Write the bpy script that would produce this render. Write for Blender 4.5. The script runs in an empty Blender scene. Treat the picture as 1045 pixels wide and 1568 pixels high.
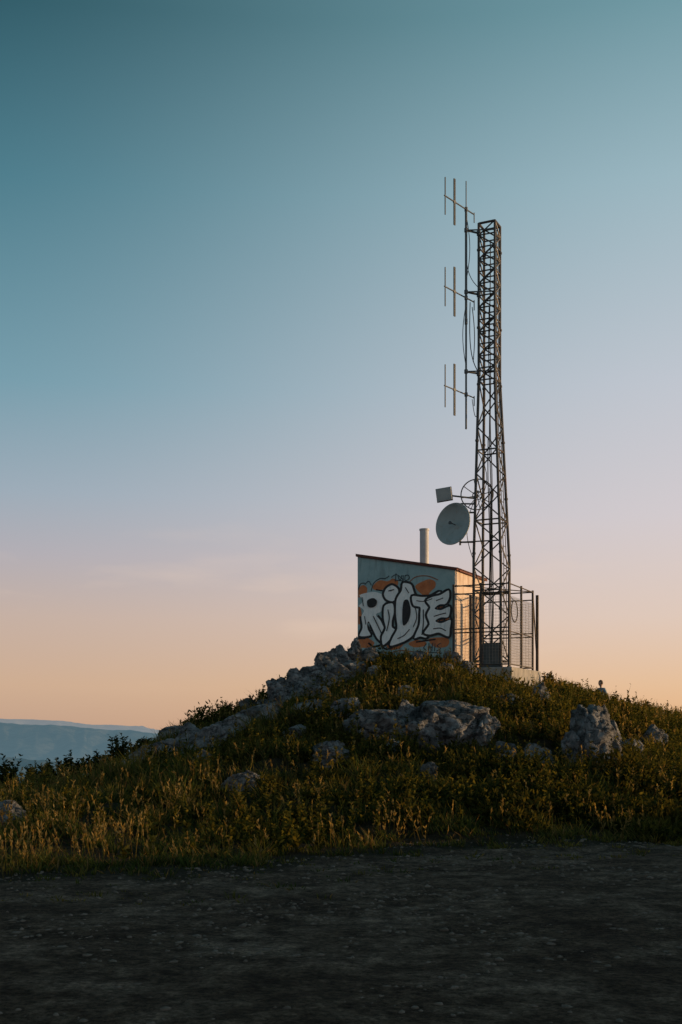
import bpy, bmesh, math, random
import numpy as np
from mathutils import Vector, Matrix, noise, geometry
random.seed(7); rng=np.random.default_rng(11)
scene=bpy.context.scene
F=1742.0
def srgb(r,g,b):
    f=lambda c:(c/255/12.92) if c/255<=0.04045 else ((c/255+0.055)/1.055)**2.4
    return (f(r),f(g),f(b),1)
# ---------------------------------------------------------------- materials
def newmat(name):
    m=bpy.data.materials.new(name); m.use_nodes=True
    nt=m.node_tree; nt.nodes.clear()
    out=nt.nodes.new('ShaderNodeOutputMaterial')
    return m,nt,out
def N(nt,t,**kw):
    n=nt.nodes.new(t)
    for k,v in kw.items():
        if k in n.inputs.keys(): n.inputs[k].default_value=v
        else: setattr(n,k,v)
    return n
def ramp(nt,fac,stops,interp='LINEAR'):
    r=nt.nodes.new('ShaderNodeValToRGB'); r.color_ramp.interpolation=interp
    el=r.color_ramp.elements
    while len(el)<len(stops): el.new(0.5)
    for e,(p,c) in zip(el,stops):
        e.position=p; e.color=c if len(c)==4 else (*c,1)
    nt.links.new(fac,r.inputs['Fac']); return r
def simple(name,c1,c2,scale=5,rough=0.8,metal=0,bump=0.2,bscale=None,detail=6,rust=None,spec=0.3):
    m,nt,out=newmat(name); L=nt.links.new
    tc=N(nt,'ShaderNodeTexCoord')
    n1=N(nt,'ShaderNodeTexNoise',Scale=scale,Detail=detail,Roughness=0.65)
    L(tc.outputs['Object'],n1.inputs['Vector'])
    r=ramp(nt,n1.outputs['Fac'],[(0.3,c1),(0.7,c2)])
    col=r.outputs['Color']
    if rust:
        n3=N(nt,'ShaderNodeTexNoise',Scale=scale*0.7,Detail=8)
        mp=N(nt,'ShaderNodeMapping'); mp.inputs['Scale'].default_value=(3,3,.6); mp.inputs['Location'].default_value=(5,3,1)
        L(tc.outputs['Object'],mp.inputs['Vector']); L(mp.outputs[0],n3.inputs['Vector'])
        rr=ramp(nt,n3.outputs['Fac'],[(0.55,(0,0,0)),(0.72,(.8,.8,.8))])
        mx=N(nt,'ShaderNodeMixRGB'); L(rr.outputs['Color'],mx.inputs['Fac']); L(col,mx.inputs['Color1']); mx.inputs['Color2'].default_value=(*rust,1)
        col=mx.outputs['Color']
    b=N(nt,'ShaderNodeBsdfPrincipled',Roughness=rough,Metallic=metal)
    b.inputs['Specular IOR Level'].default_value=spec
    L(col,b.inputs['Base Color'])
    if bump:
        n2=N(nt,'ShaderNodeTexNoise',Scale=bscale or scale*6,Detail=6)
        L(tc.outputs['Object'],n2.inputs['Vector'])
        bp=N(nt,'ShaderNodeBump',Strength=bump,Distance=0.02); L(n2.outputs['Fac'],bp.inputs['Height']); L(bp.outputs[0],b.inputs['Normal'])
    L(b.outputs[0],out.inputs['Surface'])
    return m
M_steel=simple('galvanised_steel',(.045,.048,.05),(.10,.10,.10),6,.55,.2,0,rust=(.13,.06,.03))
M_wire=simple('galvanised_wire',(.16,.16,.15),(.26,.25,.23),6,.5,.2,0)
M_dark=simple('weathered_dark_steel',(.035,.035,.036),(.08,.07,.06),8,.6,.2,0,rust=(.13,.06,.03))
M_ant=simple('antenna_grey',(.07,.08,.09),(.12,.13,.135),6,.6,.2,0)
M_cable=simple('black_cable',(.02,.02,.02),(.04,.04,.04),6,.6,0,0)
M_dish=simple('dish_paint',(.28,.35,.36),(.37,.43,.44),4,.5,0,.05,rust=(.28,.27,.24))
M_panel=simple('panel_paint',(.26,.29,.30),(.36,.38,.38),5,.55,0,.05)
M_vent=simple('vent_pipe_paint',(.42,.44,.47),(.58,.60,.62),3,.6,0,.1)
M_wall=simple('painted_plaster_blue',(.25,.39,.42),(.34,.48,.50),3.5,.85,0,.35,40,rust=(.20,.28,.29))
M_side=simple('rendered_side_wall',(.52,.42,.34),(.68,.58,.50),3,.85,0,.4,30,rust=(.34,.19,.11))
M_roof=simple('roof_red_brown',(.08,.03,.025),(.17,.06,.045),5,.8,0,.4,25)
M_conc=simple('concrete',(.22,.22,.21),(.38,.36,.33),4,.9,0,.5,25,rust=(.14,.13,.11))
M_white=simple('graffiti_white',(.72,.77,.78),(.86,.88,.88),9,.7,0,.1,40,rust=(.50,.58,.61))
M_black=simple('graffiti_black',(.012,.013,.015),(.035,.036,.04),9,.6,0,.1,40)
M_orange=simple('graffiti_orange',(.42,.13,.05),(.58,.22,.09),7,.7,0,.1,40,rust=(.30,.14,.09))
M_tag=simple('graffiti_spray_tag',(.03,.05,.06),(.07,.09,.10),7,.7,0,0)
M_brown=simple('graffiti_brown_band',(.24,.10,.06),(.33,.15,.09),7,.7,0,0)  # brown paint of the graffiti lines
M_cab=simple('cabinet_grey',(.07,.08,.08),(.12,.13,.13),5,.6,.1,.1)
M_door=simple('metal_door',(.20,.13,.09),(.30,.20,.13),5,.6,.2,.1)
def foliage_mat(name,trans=.4):
    m,nt,out=newmat(name); L=nt.links.new
    a=N(nt,'ShaderNodeAttribute',attribute_name='col')
    d=N(nt,'ShaderNodeBsdfDiffuse'); t=N(nt,'ShaderNodeBsdfTranslucent'); mx=N(nt,'ShaderNodeMixShader')
    g=N(nt,'ShaderNodeMixRGB',blend_type='MULTIPLY'); g.inputs['Fac'].default_value=1; g.inputs['Color2'].default_value=(1.5,1.27,.6,1)
    L(a.outputs['Color'],d.inputs['Color']); L(a.outputs['Color'],g.inputs['Color1']); L(g.outputs[0],t.inputs['Color'])
    mx.inputs['Fac'].default_value=trans
    L(d.outputs[0],mx.inputs[1]); L(t.outputs[0],mx.inputs[2]); L(mx.outputs[0],out.inputs['Surface'])
    return m
M_grass=foliage_mat('grass_blades',.45)
M_leaf=foliage_mat('leaves',.42)
def rock_mat():
    m,nt,out=newmat('limestone'); L=nt.links.new
    g=N(nt,'ShaderNodeNewGeometry')
    P_=g.outputs['Position']
    n=N(nt,'ShaderNodeTexNoise',Scale=3.2,Detail=12,Roughness=.78); L(P_,n.inputs['Vector'])
    r=ramp(nt,n.outputs['Fac'],[(0.34,(.04,.042,.043)),(0.46,(.14,.145,.15)),(0.56,(.25,.255,.26)),(0.72,(.38,.385,.39))])
    nl=N(nt,'ShaderNodeTexNoise',Scale=1.7,Detail=8,Roughness=.7); mpl=N(nt,'ShaderNodeMapping'); mpl.inputs['Location'].default_value=(7,3,2); L(P_,mpl.inputs['Vector']); L(mpl.outputs[0],nl.inputs['Vector'])
    lr=ramp(nt,nl.outputs['Fac'],[(.52,(0,0,0)),(.64,(.7,.7,.7))])
    ml=N(nt,'ShaderNodeMixRGB'); L(lr.outputs[0],ml.inputs['Fac']); L(r.outputs[0],ml.inputs['Color1']); ml.inputs['Color2'].default_value=(.06,.055,.04,1)
    wv=N(nt,'ShaderNodeTexNoise',Scale=2.2,Detail=5,Roughness=.6); mp=N(nt,'ShaderNodeMapping'); mp.inputs['Scale'].default_value=(1,1,2.2); mp.inputs['Rotation'].default_value=(.5,.7,.3)
    L(P_,mp.inputs['Vector']); L(mp.outputs[0],wv.inputs['Vector'])
    cr=ramp(nt,wv.outputs['Fac'],[(.47,(1,1,1)),(.492,(.2,.2,.2)),(.50,(.2,.2,.2)),(.525,(1,1,1))])
    mx=N(nt,'ShaderNodeMixRGB',blend_type='MULTIPLY'); mx.inputs['Fac'].default_value=.75
    L(ml.outputs[0],mx.inputs['Color1']); L(cr.outputs[0],mx.inputs['Color2'])
    b=N(nt,'ShaderNodeBsdfPrincipled',Roughness=.9); b.inputs['Specular IOR Level'].default_value=.2
    L(mx.outputs[0],b.inputs['Base Color'])
    n2=N(nt,'ShaderNodeTexNoise',Scale=7,Detail=12,Roughness=.8); L(P_,n2.inputs['Vector'])
    b1=N(nt,'ShaderNodeBump',Strength=1,Distance=.09); L(n2.outputs['Fac'],b1.inputs['Height'])
    b2=N(nt,'ShaderNodeBump',Strength=.8,Distance=.05); L(cr.outputs[0],b2.inputs['Height']); L(b1.outputs[0],b2.inputs['Normal'])
    L(b2.outputs[0],b.inputs['Normal']); L(b.outputs[0],out.inputs['Surface'])
    return m
M_rock=rock_mat()
def ground_mat():
    m,nt,out=newmat('soil_and_track'); L=nt.links.new
    g=N(nt,'ShaderNodeNewGeometry')
    a=N(nt,'ShaderNodeAttribute',attribute_name='track')
    n=N(nt,'ShaderNodeTexNoise',Scale=.8,Detail=8,Roughness=.7); L(g.outputs['Position'],n.inputs['Vector'])
    n2=N(nt,'ShaderNodeTexNoise',Scale=22,Detail=8,Roughness=.8); L(g.outputs['Position'],n2.inputs['Vector'])
    n4=N(nt,'ShaderNodeTexNoise',Scale=3.2,Detail=10,Roughness=.75); L(g.outputs['Position'],n4.inputs['Vector'])
    v=N(nt,'ShaderNodeTexVoronoi',Scale=16); L(g.outputs['Position'],v.inputs['Vector'])
    soil=ramp(nt,n4.outputs['Fac'],[(.3,(.018,.018,.010)),(.55,(.04,.033,.020)),(.75,(.075,.055,.036))])
    trk=ramp(nt,n.outputs['Fac'],[(.32,(.058,.038,.026)),(.48,(.105,.073,.050)),(.56,(.15,.108,.078)),(.68,(.24,.175,.13))])
    sp=ramp(nt,n2.outputs['Fac'],[(.38,(.30,.30,.30)),(.62,(1.7,1.7,1.7))])
    sp4=ramp(nt,n4.outputs['Fac'],[(.38,(.45,.45,.45)),(.62,(1.5,1.5,1.5))])
    m4=N(nt,'ShaderNodeMixRGB',blend_type='MULTIPLY'); m4.inputs['Fac'].default_value=.9; L(trk.outputs[0],m4.inputs['Color1']); L(sp4.outputs[0],m4.inputs['Color2'])
    mt=N(nt,'ShaderNodeMixRGB',blend_type='MULTIPLY'); mt.inputs['Fac'].default_value=.9
    L(m4.outputs[0],mt.inputs['Color1']); L(sp.outputs[0],mt.inputs['Color2'])
    mx=N(nt,'ShaderNodeMixRGB'); L(a.outputs['Fac'],mx.inputs['Fac']); L(soil.outputs[0],mx.inputs['Color1']); L(mt.outputs[0],mx.inputs['Color2'])
    b=N(nt,'ShaderNodeBsdfPrincipled',Roughness=.95); b.inputs['Specular IOR Level'].default_value=.1
    L(mx.outputs[0],b.inputs['Base Color'])
    b1=N(nt,'ShaderNodeBump',Strength=1,Distance=.05); L(n2.outputs['Fac'],b1.inputs['Height'])
    b3=N(nt,'ShaderNodeBump',Strength=1,Distance=.12); L(n4.outputs['Fac'],b3.inputs['Height']); L(b1.outputs[0],b3.inputs['Normal'])
    b2=N(nt,'ShaderNodeBump',Strength=.7,Distance=.03,invert=True); L(v.outputs['Distance'],b2.inputs['Height']); L(b3.outputs[0],b2.inputs['Normal'])
    L(b2.outputs[0],b.inputs['Normal'])
    # aerial haze painted in as flat emission, stronger away from the hilltop (world space)
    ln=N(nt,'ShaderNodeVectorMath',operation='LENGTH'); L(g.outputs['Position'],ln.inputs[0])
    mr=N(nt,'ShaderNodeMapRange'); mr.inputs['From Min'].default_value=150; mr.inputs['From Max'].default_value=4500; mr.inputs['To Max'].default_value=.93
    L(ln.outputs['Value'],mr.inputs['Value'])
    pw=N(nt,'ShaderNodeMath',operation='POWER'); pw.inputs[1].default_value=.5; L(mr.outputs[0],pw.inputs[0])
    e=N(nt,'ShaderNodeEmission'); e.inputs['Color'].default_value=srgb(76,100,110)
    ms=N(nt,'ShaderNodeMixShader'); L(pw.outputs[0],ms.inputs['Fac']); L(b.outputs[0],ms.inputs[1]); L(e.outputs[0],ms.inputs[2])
    L(ms.outputs[0],out.inputs['Surface'])
    return m
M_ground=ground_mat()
# ---------------------------------------------------------------- mesh helpers
class MB:
    def __init__(s): s.v=[]; s.f=[]
    def tube(s,p0,p1,r,n=6,r2=None,cap=True):
        p0=Vector(p0);p1=Vector(p1); d=(p1-p0)
        if d.length<1e-6: return
        d.normalize(); a=d.orthogonal().normalized(); b=d.cross(a); r2=r if r2 is None else r2
        k=len(s.v)
        for p,rr in((p0,r),(p1,r2)):
            for i in range(n):
                t=2*math.pi*i/n; s.v.append(tuple(p+a*math.cos(t)*rr+b*math.sin(t)*rr))
        for i in range(n):
            j=(i+1)%n; s.f.append((k+i,k+j,k+n+j,k+n+i))
        if cap: s.f.append(tuple(k+i for i in range(n))[::-1]); s.f.append(tuple(k+n+i for i in range(n)))
    def path(s,pts,r,n=5):
        for a,b in zip(pts[:-1],pts[1:]): s.tube(a,b,r,n)
    def box(s,o,ex,ey,ez):
        o=Vector(o);ex=Vector(ex);ey=Vector(ey);ez=Vector(ez);k=len(s.v)
        for c in ((0,0,0),(1,0,0),(1,1,0),(0,1,0),(0,0,1),(1,0,1),(1,1,1),(0,1,1)):
            s.v.append(tuple(o+ex*c[0]+ey*c[1]+ez*c[2]))
        for f in ((0,3,2,1),(4,5,6,7),(0,1,5,4),(1,2,6,5),(2,3,7,6),(3,0,4,7)): s.f.append(tuple(k+i for i in f))
    def poly(s,pts):
        k=len(s.v); s.v+= [tuple(p) for p in pts]
        for t in geometry.tessellate_polygon([[Vector(p) for p in pts]]): s.f.append(tuple(k+i for i in t))
    def obj(s,name,mat,parent=None,smooth=False,bevel=0):
        me=bpy.data.meshes.new(name); me.from_pydata(s.v,[],s.f); me.update()
        bm=bmesh.new(); bm.from_mesh(me); bmesh.ops.recalc_face_normals(bm,faces=bm.faces); bm.to_mesh(me); bm.free()
        o=bpy.data.objects.new(name,me); scene.collection.objects.link(o); me.materials.append(mat)
        if smooth:
            for p in me.polygons: p.use_smooth=True
        if bevel:
            b=o.modifiers.new('bevel','BEVEL'); b.width=bevel; b.segments=2; b.limit_method='ANGLE'
        if parent: o.parent=parent
        return o
def empty(name):
    e=bpy.data.objects.new(name,None); scene.collection.objects.link(e); e.empty_display_size=.3; return e
# ---------------------------------------------------------------- numpy noise
LAT=rng.random((512,512))
def vnoise(x,y,s=0):
    x=np.asarray(x,float)+s*37.3; y=np.asarray(y,float)+s*91.7
    xi=np.floor(x).astype(int); yi=np.floor(y).astype(int); fx=x-xi; fy=y-yi
    fx=fx*fx*(3-2*fx); fy=fy*fy*(3-2*fy)
    g=lambda i,j:LAT[i%512,j%512]
    return (g(xi,yi)*(1-fx)+g(xi+1,yi)*fx)*(1-fy)+(g(xi,yi+1)*(1-fx)+g(xi+1,yi+1)*fx)*fy
def fbm(x,y,o=4,s=0):
    t=0;a=.5
    for i in range(o): t=t+a*(vnoise(x*2**i,y*2**i,s+i)-.5); a*=.5
    return t
sm=lambda t:(lambda c:c*c*(3-2*c))(np.clip(t,0,1))
# ridge line control:  x , y_ridge , z_ridge , y_foot , slope behind, plateau
C=np.array([
(-400,60,-2,20,.1,0),(-30,30,-.9,14,.2,0),(-12,24,-.1,13.5,.25,0),(-7.2,24,.16,14,.28,0),(-5.8,25,.55,14,.3,0),(-5.0,26,.75,14.5,.3,0),(-4.6,27,1.0,14.5,.3,0),
(-4.2,28,1.34,14.5,.3,0),(-3.7,28,1.62,15,.3,0),(-3.2,29,1.76,15,.3,0),(-2.1,30,2.24,15,.3,0),(-1.6,30,2.55,15,.3,.5),(-.9,30.5,2.80,15.5,.3,1),(-.4,31,3.05,15.5,.3,2),
(.04,31,3.30,16,.3,3),(.41,31.3,3.50,16,.3,4),(1.5,31,3.45,16.3,.25,4),(3.2,30.8,3.34,16.5,.2,4),(4.4,30.3,2.95,16.5,.15,4),(5.4,31.2,2.74,16.7,.1,3),(6.2,32,2.68,16.8,.08,2),(7.15,33,2.48,17,.05,0),
(8.25,34,2.16,17,.03,0),(9.3,34,2.02,17,.03,0),(10.2,34,1.92,17,.03,0),(14,34,1.8,17,.03,0),(30,34,1.2,17,.05,0),(400,60,-2,20,.05,0)])
def Hraw(x,y):
    x=np.asarray(x,float);y=np.asarray(y,float)
    yr,zr,y0,sl,pl=[np.interp(x,C[:,0],C[:,i]) for i in (1,2,3,4,5)]
    t=np.clip((y-y0)/(yr-y0),0,1)
    z=zr*(.5*t+.5*sm(t))
    q=np.clip(y-yr-pl,0,120); z=z-sl*q*q/(q+2)
    R=np.hypot(x,y-20); z=z-170*sm((R-70)/600)
    near=np.clip(1-R/120,0,1)
    mound=sm((y-y0+2)/4)
    flat=1-sm((2.6-np.hypot(x-3.2,y-32))/1.2)
    z=z+near*(fbm(x*.35,y*.35,3,1)*.30*mound*flat+fbm(x*1.3,y*1.3,4,5)*.45*mound*flat+fbm(x*.5,y*.5,4,9)*.12+fbm(x*4,y*4,2,3)*.04)
    z=z-.45*np.exp(-(((x-4.7)/1.1)**2+((y-29.7)/1.0)**2))
    z=z+.08*np.exp(-(((x-10.1)/3.0)**2+((y-44.0)/3.0)**2))
    # unseen earth bank right of the track, raised to shade the foreground
    bh=2.4+fbm(y*.35,x*.3,3,60)*1.8
    z=z+bh*sm((x-9.0)/4.0)*(1-sm((y-14.5)/8.0))*sm((y+25)/10)*(1-sm((x-24)/8))
    z=z+np.clip((R-300)/2000,0,1)*fbm(x*.0012,y*.0012,5,2)*110
    return z
def axis(lo,hi,step,far,g=1.16):
    a=list(np.arange(lo,hi+1e-6,step)); s=step;v=lo;L=[]
    while v>-far: s*=g; v-=s; L.append(v)
    s=step;v=hi;Rr=[]
    while v<far: s*=g; v+=s; Rr.append(v)
    return np.array(L[::-1]+a+Rr)
xs=axis(-13,14,.1,26000); ys=axis(3,47,.1,26000)
X,Y=np.meshgrid(xs,ys); Z=Hraw(X,Y)
def H(x,y):
    x=np.atleast_1d(np.asarray(x,float));y=np.atleast_1d(np.asarray(y,float))
    i=np.clip(np.searchsorted(xs,x)-1,0,len(xs)-2); j=np.clip(np.searchsorted(ys,y)-1,0,len(ys)-2)
    fx=(x-xs[i])/(xs[i+1]-xs[i]); fy=(y-ys[j])/(ys[j+1]-ys[j])
    return (Z[j,i]*(1-fx)+Z[j,i+1]*fx)*(1-fy)+(Z[j+1,i]*(1-fx)+Z[j+1,i+1]*fx)*fy
def h1(x,y): return float(H(x,y)[0])
def edge(x,y=0): return np.interp(x,[-8,-4,-2,-.5,.4,1.2,3,8],[11.0,11.6,12.2,13.3,14.6,15.4,15.7,15.2])
def fast_mesh(name,V,quads=None,tris=None,mat=None,col=None,smooth=False):
    me=bpy.data.meshes.new(name); nq=0 if quads is None else len(quads); ntr=0 if tris is None else len(tris)
    me.vertices.add(len(V)); me.vertices.foreach_set('co',np.asarray(V,np.float32).ravel())
    parts=[];
    if nq: parts.append(np.asarray(quads).ravel())
    if ntr: parts.append(np.asarray(tris).ravel())
    loops=np.concatenate(parts).astype(np.int32)
    me.loops.add(len(loops)); me.loops.foreach_set('vertex_index',loops)
    me.polygons.add(nq+ntr)
    st=np.concatenate([np.arange(nq)*4, nq*4+np.arange(ntr)*3]).astype(np.int32)
    me.polygons.foreach_set('loop_start',st)
    if smooth: me.polygons.foreach_set('use_smooth',np.ones(nq+ntr,bool))
    me.update(calc_edges=True); me.validate()
    if col is not None:
        a=me.attributes.new('col','FLOAT_COLOR','POINT')
        c=np.ones((len(V),4),np.float32); c[:,:3]=col; a.data.foreach_set('color',c.ravel())
    o=bpy.data.objects.new(name,me); scene.collection.objects.link(o)
    if mat: me.materials.append(mat)
    return o
nx,ny=len(xs),len(ys)
idx=np.arange(nx*ny).reshape(ny,nx)
q=np.stack([idx[:-1,:-1],idx[:-1,1:],idx[1:,1:],idx[1:,:-1]],-1).reshape(-1,4)
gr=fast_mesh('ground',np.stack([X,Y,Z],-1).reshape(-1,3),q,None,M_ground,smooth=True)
tm=1-sm((Y-edge(X)+fbm(X*1.2,Y*1.2,3,4)*2.5+.4)/1.0)
a=gr.data.attributes.new('track','FLOAT','POINT'); a.data.foreach_set('value',tm.astype(np.float32).ravel())
# ---------------------------------------------------------------- distant hills
def hills():
    V=[];Q=[];Cc=[]
    spec=[(3300,[(-75,-60),(-20,-55),(-13,-82),(-8,-110),(30,-90),(75,-60)],30,(70,95,105),3),
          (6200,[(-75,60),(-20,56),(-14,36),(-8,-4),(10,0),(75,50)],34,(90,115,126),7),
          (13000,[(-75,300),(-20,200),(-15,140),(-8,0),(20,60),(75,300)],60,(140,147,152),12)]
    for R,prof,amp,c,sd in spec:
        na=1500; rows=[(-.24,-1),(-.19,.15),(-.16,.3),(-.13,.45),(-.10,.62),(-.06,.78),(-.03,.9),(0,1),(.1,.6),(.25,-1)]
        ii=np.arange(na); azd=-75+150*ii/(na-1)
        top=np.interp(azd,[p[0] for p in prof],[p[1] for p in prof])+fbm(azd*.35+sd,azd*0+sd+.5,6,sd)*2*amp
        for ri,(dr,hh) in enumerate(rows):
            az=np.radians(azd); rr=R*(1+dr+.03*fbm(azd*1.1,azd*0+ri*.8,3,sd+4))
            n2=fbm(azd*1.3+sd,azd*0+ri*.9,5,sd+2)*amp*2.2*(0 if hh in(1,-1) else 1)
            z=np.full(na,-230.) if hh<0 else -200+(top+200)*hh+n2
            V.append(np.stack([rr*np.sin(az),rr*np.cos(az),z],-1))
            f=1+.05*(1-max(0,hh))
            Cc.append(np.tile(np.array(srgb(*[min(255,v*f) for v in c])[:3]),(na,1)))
        base=sum(len(a_) for a_ in V[:-len(rows)])
        for r in range(len(rows)-1):
            i=np.arange(na-1)+base+r*na; Q.append(np.stack([i,i+1,i+na+1,i+na],-1))
    m,nt,out=newmat('hillside_painted_haze'); L=nt.links.new
    at=N(nt,'ShaderNodeAttribute',attribute_name='col'); e=N(nt,'ShaderNodeEmission'); d=N(nt,'ShaderNodeBsdfDiffuse'); mx=N(nt,'ShaderNodeMixShader'); mx.inputs['Fac'].default_value=.78  # haze painted into the hills as a constant emission colour
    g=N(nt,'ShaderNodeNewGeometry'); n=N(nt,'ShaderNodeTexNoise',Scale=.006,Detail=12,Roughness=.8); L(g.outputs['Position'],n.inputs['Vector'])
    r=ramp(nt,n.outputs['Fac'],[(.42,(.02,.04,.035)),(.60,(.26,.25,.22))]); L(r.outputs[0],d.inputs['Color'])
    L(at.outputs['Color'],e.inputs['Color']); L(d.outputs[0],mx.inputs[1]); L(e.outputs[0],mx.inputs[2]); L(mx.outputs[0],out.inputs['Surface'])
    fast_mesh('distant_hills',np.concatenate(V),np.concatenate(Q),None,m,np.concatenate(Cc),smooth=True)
hills()
# ---------------------------------------------------------------- rocks
ROCKS=[]
def rock(px,d,w,h,dep=None,rot=0,tilt=0,seed=0,sink=.34,name='limestone_boulder'):
    x=(px-522.5)/F*d; dep=dep or w*.7
    bm=bmesh.new(); bmesh.ops.create_icosphere(bm,subdivisions=5,radius=1)
    rr=random.Random(seed*13+5)
    planes=[]
    for i in range(15):
        nrm=Vector((rr.gauss(0,1),rr.gauss(0,1),rr.gauss(0,1)*.9)).normalized(); planes.append((nrm,rr.uniform(.5,.9)))
    off=Vector((seed*3.1,seed*1.7,0))
    for v in bm.verts:
        c=v.co.copy()
        for nrm,dd in planes:
            t=c.dot(nrm)
            if t>dd: c-=nrm*(t-dd)*.9
        n=noise.fractal(c*1.5+off,.85,2.1,6)
        c*=1+.20*n
        rg=abs(noise.noise(c*2.6+off*2)); c*=1-.16*max(0,1-rg*7)
        c+=noise.noise_vector(c*6+off)*.035
        v.co=c
    Mx=Matrix.Rotation(rot,4,'Z')@Matrix.Rotation(tilt,4,'Y')@Matrix.Diagonal((w*.64,dep*.64,h*.78,1))
    bm.transform(Mx)
    me=bpy.data.meshes.new(name); bm.to_mesh(me); bm.free(); me.materials.append(M_rock)
    for p in me.polygons: p.use_smooth=True
    o=bpy.data.objects.new(name,me); scene.collection.objects.link(o)
    o.location=(x,d,h1(x,d)+h*(.5-sink)); ROCKS.append((x,d,w*.48,dep*.5)); return o
for i,r in enumerate([
 (705,22.9,1.65,.98,1.1,.1,.12),(655,22.5,.8,.7,.8,.7,-.2),(578,22.9,.9,.8,.8,.3,-.25),(622,23.3,.8,.65,.6,.8,.2),(600,21.9,.45,.4,.4,.2,.4),(550,23.3,.55,.5,.5,1.0,.1),(738,22.6,.6,.6,.6,.5,.3),
 (905,22.0,1.0,1.22,.95,.9,.35),(505,21.3,.7,.5,.6,.2,.2),
 (965,22.6,.55,.5,.5,.9,0),(822,21.4,.75,.5,.5,.3,.25),(370,19.4,.75,.4,.5,.1,.1),(222,23.4,.9,.5,.6,.2,-.45),(255,23.7,.85,.5,.6,.5,-.3),(325,24.4,1.2,.48,.6,.1,-.4),(358,24.8,.9,.5,.6,.6,-.3),
 (400,25.4,1.0,.5,.6,.1,-.3),(290,25.0,.9,.5,.6,.4,-.4),(435,28.4,.8,.7,.7,.3,-.7),(462,28.9,.8,.75,.7,.1,-.6),(488,29.3,.8,.75,.8,.7,-.5),(512,29.7,.75,.8,.7,.6,-.7),(530,30.0,.7,.85,.7,.3,-.6),(548,30.3,.6,.85,.6,.9,-.4),
 (565,30.1,.5,.6,.5,.3,.3),(695,29.9,.6,.65,.4,.5,.2),(712,29.6,.45,.5,.4,.1,.1),(640,30.1,.5,.5,.4,.5,.2),(10,17.6,.6,.4,.5,.5,.1),(430,27.3,.8,.5,.5,.5,-.5),(520,28.2,.9,.55,.6,.2,-.4),(495,27.0,.6,.45,.6,.7,-.3),(470,27.8,.7,.5,.6,.2,-.5),
 (655,20.2,.4,.3,.3,.1,0),(830,26.5,.6,.55,.4,.4,.1),(775,21.8,.5,.4,.4,.2,.3),(530,24.8,.9,.55,.5,.9,-.3),(1000,24.5,.6,.48,.4,.2,.1),(380,29.0,.5,.4,.4,.2,-.3),(270,26.6,.7,.4,.4,.2,-.4),(140,22.5,.5,.3,.3,.4,-.1),
 (935,23.8,.5,.5,.4,.2,.1),(470,25.4,.9,.5,.5,.4,-.3),(885,21.7,.5,.7,.5,.3,-.2),(545,29.2,.8,.5,.6,.6,-.4),(575,28.6,.5,.4,.5,.1,-.2),(410,28.0,.6,.45,.5,.3,-.5),(680,28.6,.5,.4,.4,.6,.1),(450,23.6,.6,.35,.4,.2,-.2),(310,22.4,.6,.3,.4,.2,-.2),(780,25.6,.6,.42,.5,.4,.1),(620,25.8,.5,.35,.4,.4,.1)]):
    rock(*r,seed=i)
# ---------------------------------------------------------------- building
eL=Vector((-.9,.436,0)).normalized(); eR=Vector((.436,.9,0)).normalized(); up=Vector((0,0,1))
Bc=Vector((3.13,31.2,0)); BL=2.95; BD=2.5; zR=6.02; zL=6.58; zb=2.5
bld=empty('graffiti_utility_building')
def roofz(u): return zR+(zL-zR)*u/BL
def P(u,w,z): return Bc+eL*u+eR*w+up*z
m=MB(); k=[P(0,0,zb),P(BL,0,zb),P(BL,BD,zb),P(0,BD,zb),P(0,0,zR),P(BL,0,zL),P(BL,BD,zL),P(0,BD,zR)]
m.v=[tuple(p) for p in k]; m.f=[(0,1,5,4),(1,2,6,5),(2,3,7,6),(4,5,6,7),(0,3,2,1)]
m.obj('front_and_back_walls',M_wall,bld)
m=MB(); m.v=[tuple(p) for p in (k[0],k[3],k[7],k[4])]; m.f=[(0,1,2,3)]; m.obj('side_wall',M_side,bld)
m=MB(); o_=.07
def slab(u0,u1,w0,w1,dz0,dz1):
    mm=[P(u,w,roofz(u)+dz) for dz in(dz0,dz1) for u,w in((u0,w0),(u1,w0),(u1,w1),(u0,w1))]
    kk=len(m.v); m.v+=[tuple(p) for p in mm]
    for f in ((0,3,2,1),(4,5,6,7),(0,1,5,4),(1,2,6,5),(2,3,7,6),(3,0,4,7)): m.f.append(tuple(kk+i for i in f))
slab(-.07,BL+.04,-.06,BD+.06,.003,.06)
m.obj('roof_slab',M_roof,bld,bevel=.01)
m=MB()
for j in range(9):
    w=-.05+j*(BD+.1)/9
    slab(-.10,BL+.05,w,w+(BD+.1)/9-.015,.063,.082)
m.obj('roof_tiles',M_roof,bld,bevel=.008)
# vent pipe on roof
m=MB(); vb=Vector(((650-522.5)/F*33.1,33.1,0)); m.tube(vb+up*5.9,vb+up*7.44,.13,20); ob=m.obj('vent_pipe',M_vent,bld,smooth=False)
m=MB(); m.tube(vb+up*7.442,vb+up*7.49,.145,20); m.tube(vb+up*6.15,vb+up*6.42,.17,20); m.obj('vent_cap_and_collar',M_vent,bld)
# side-wall door
m=MB(); nS=(eR.cross(up)).normalized()
if nS.dot(-eL)<0: nS=-nS
m.box(P(0,1.25,3.45)+nS*.003,eR*.8,nS*.04,up*1.95); m.obj('door',M_door,bld,bevel=.005)
m=MB()
m.box(P(0,1.18,3.45)+nS*.002,eR*.066,nS*.06,up*2.02);m.box(P(0,2.054,3.45)+nS*.002,eR*.066,nS*.06,up*2.02);m.box(P(0,1.248,5.404)+nS*.002,eR*.804,nS*.06,up*.066)
m.obj('door_frame',M_dark,bld)
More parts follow.
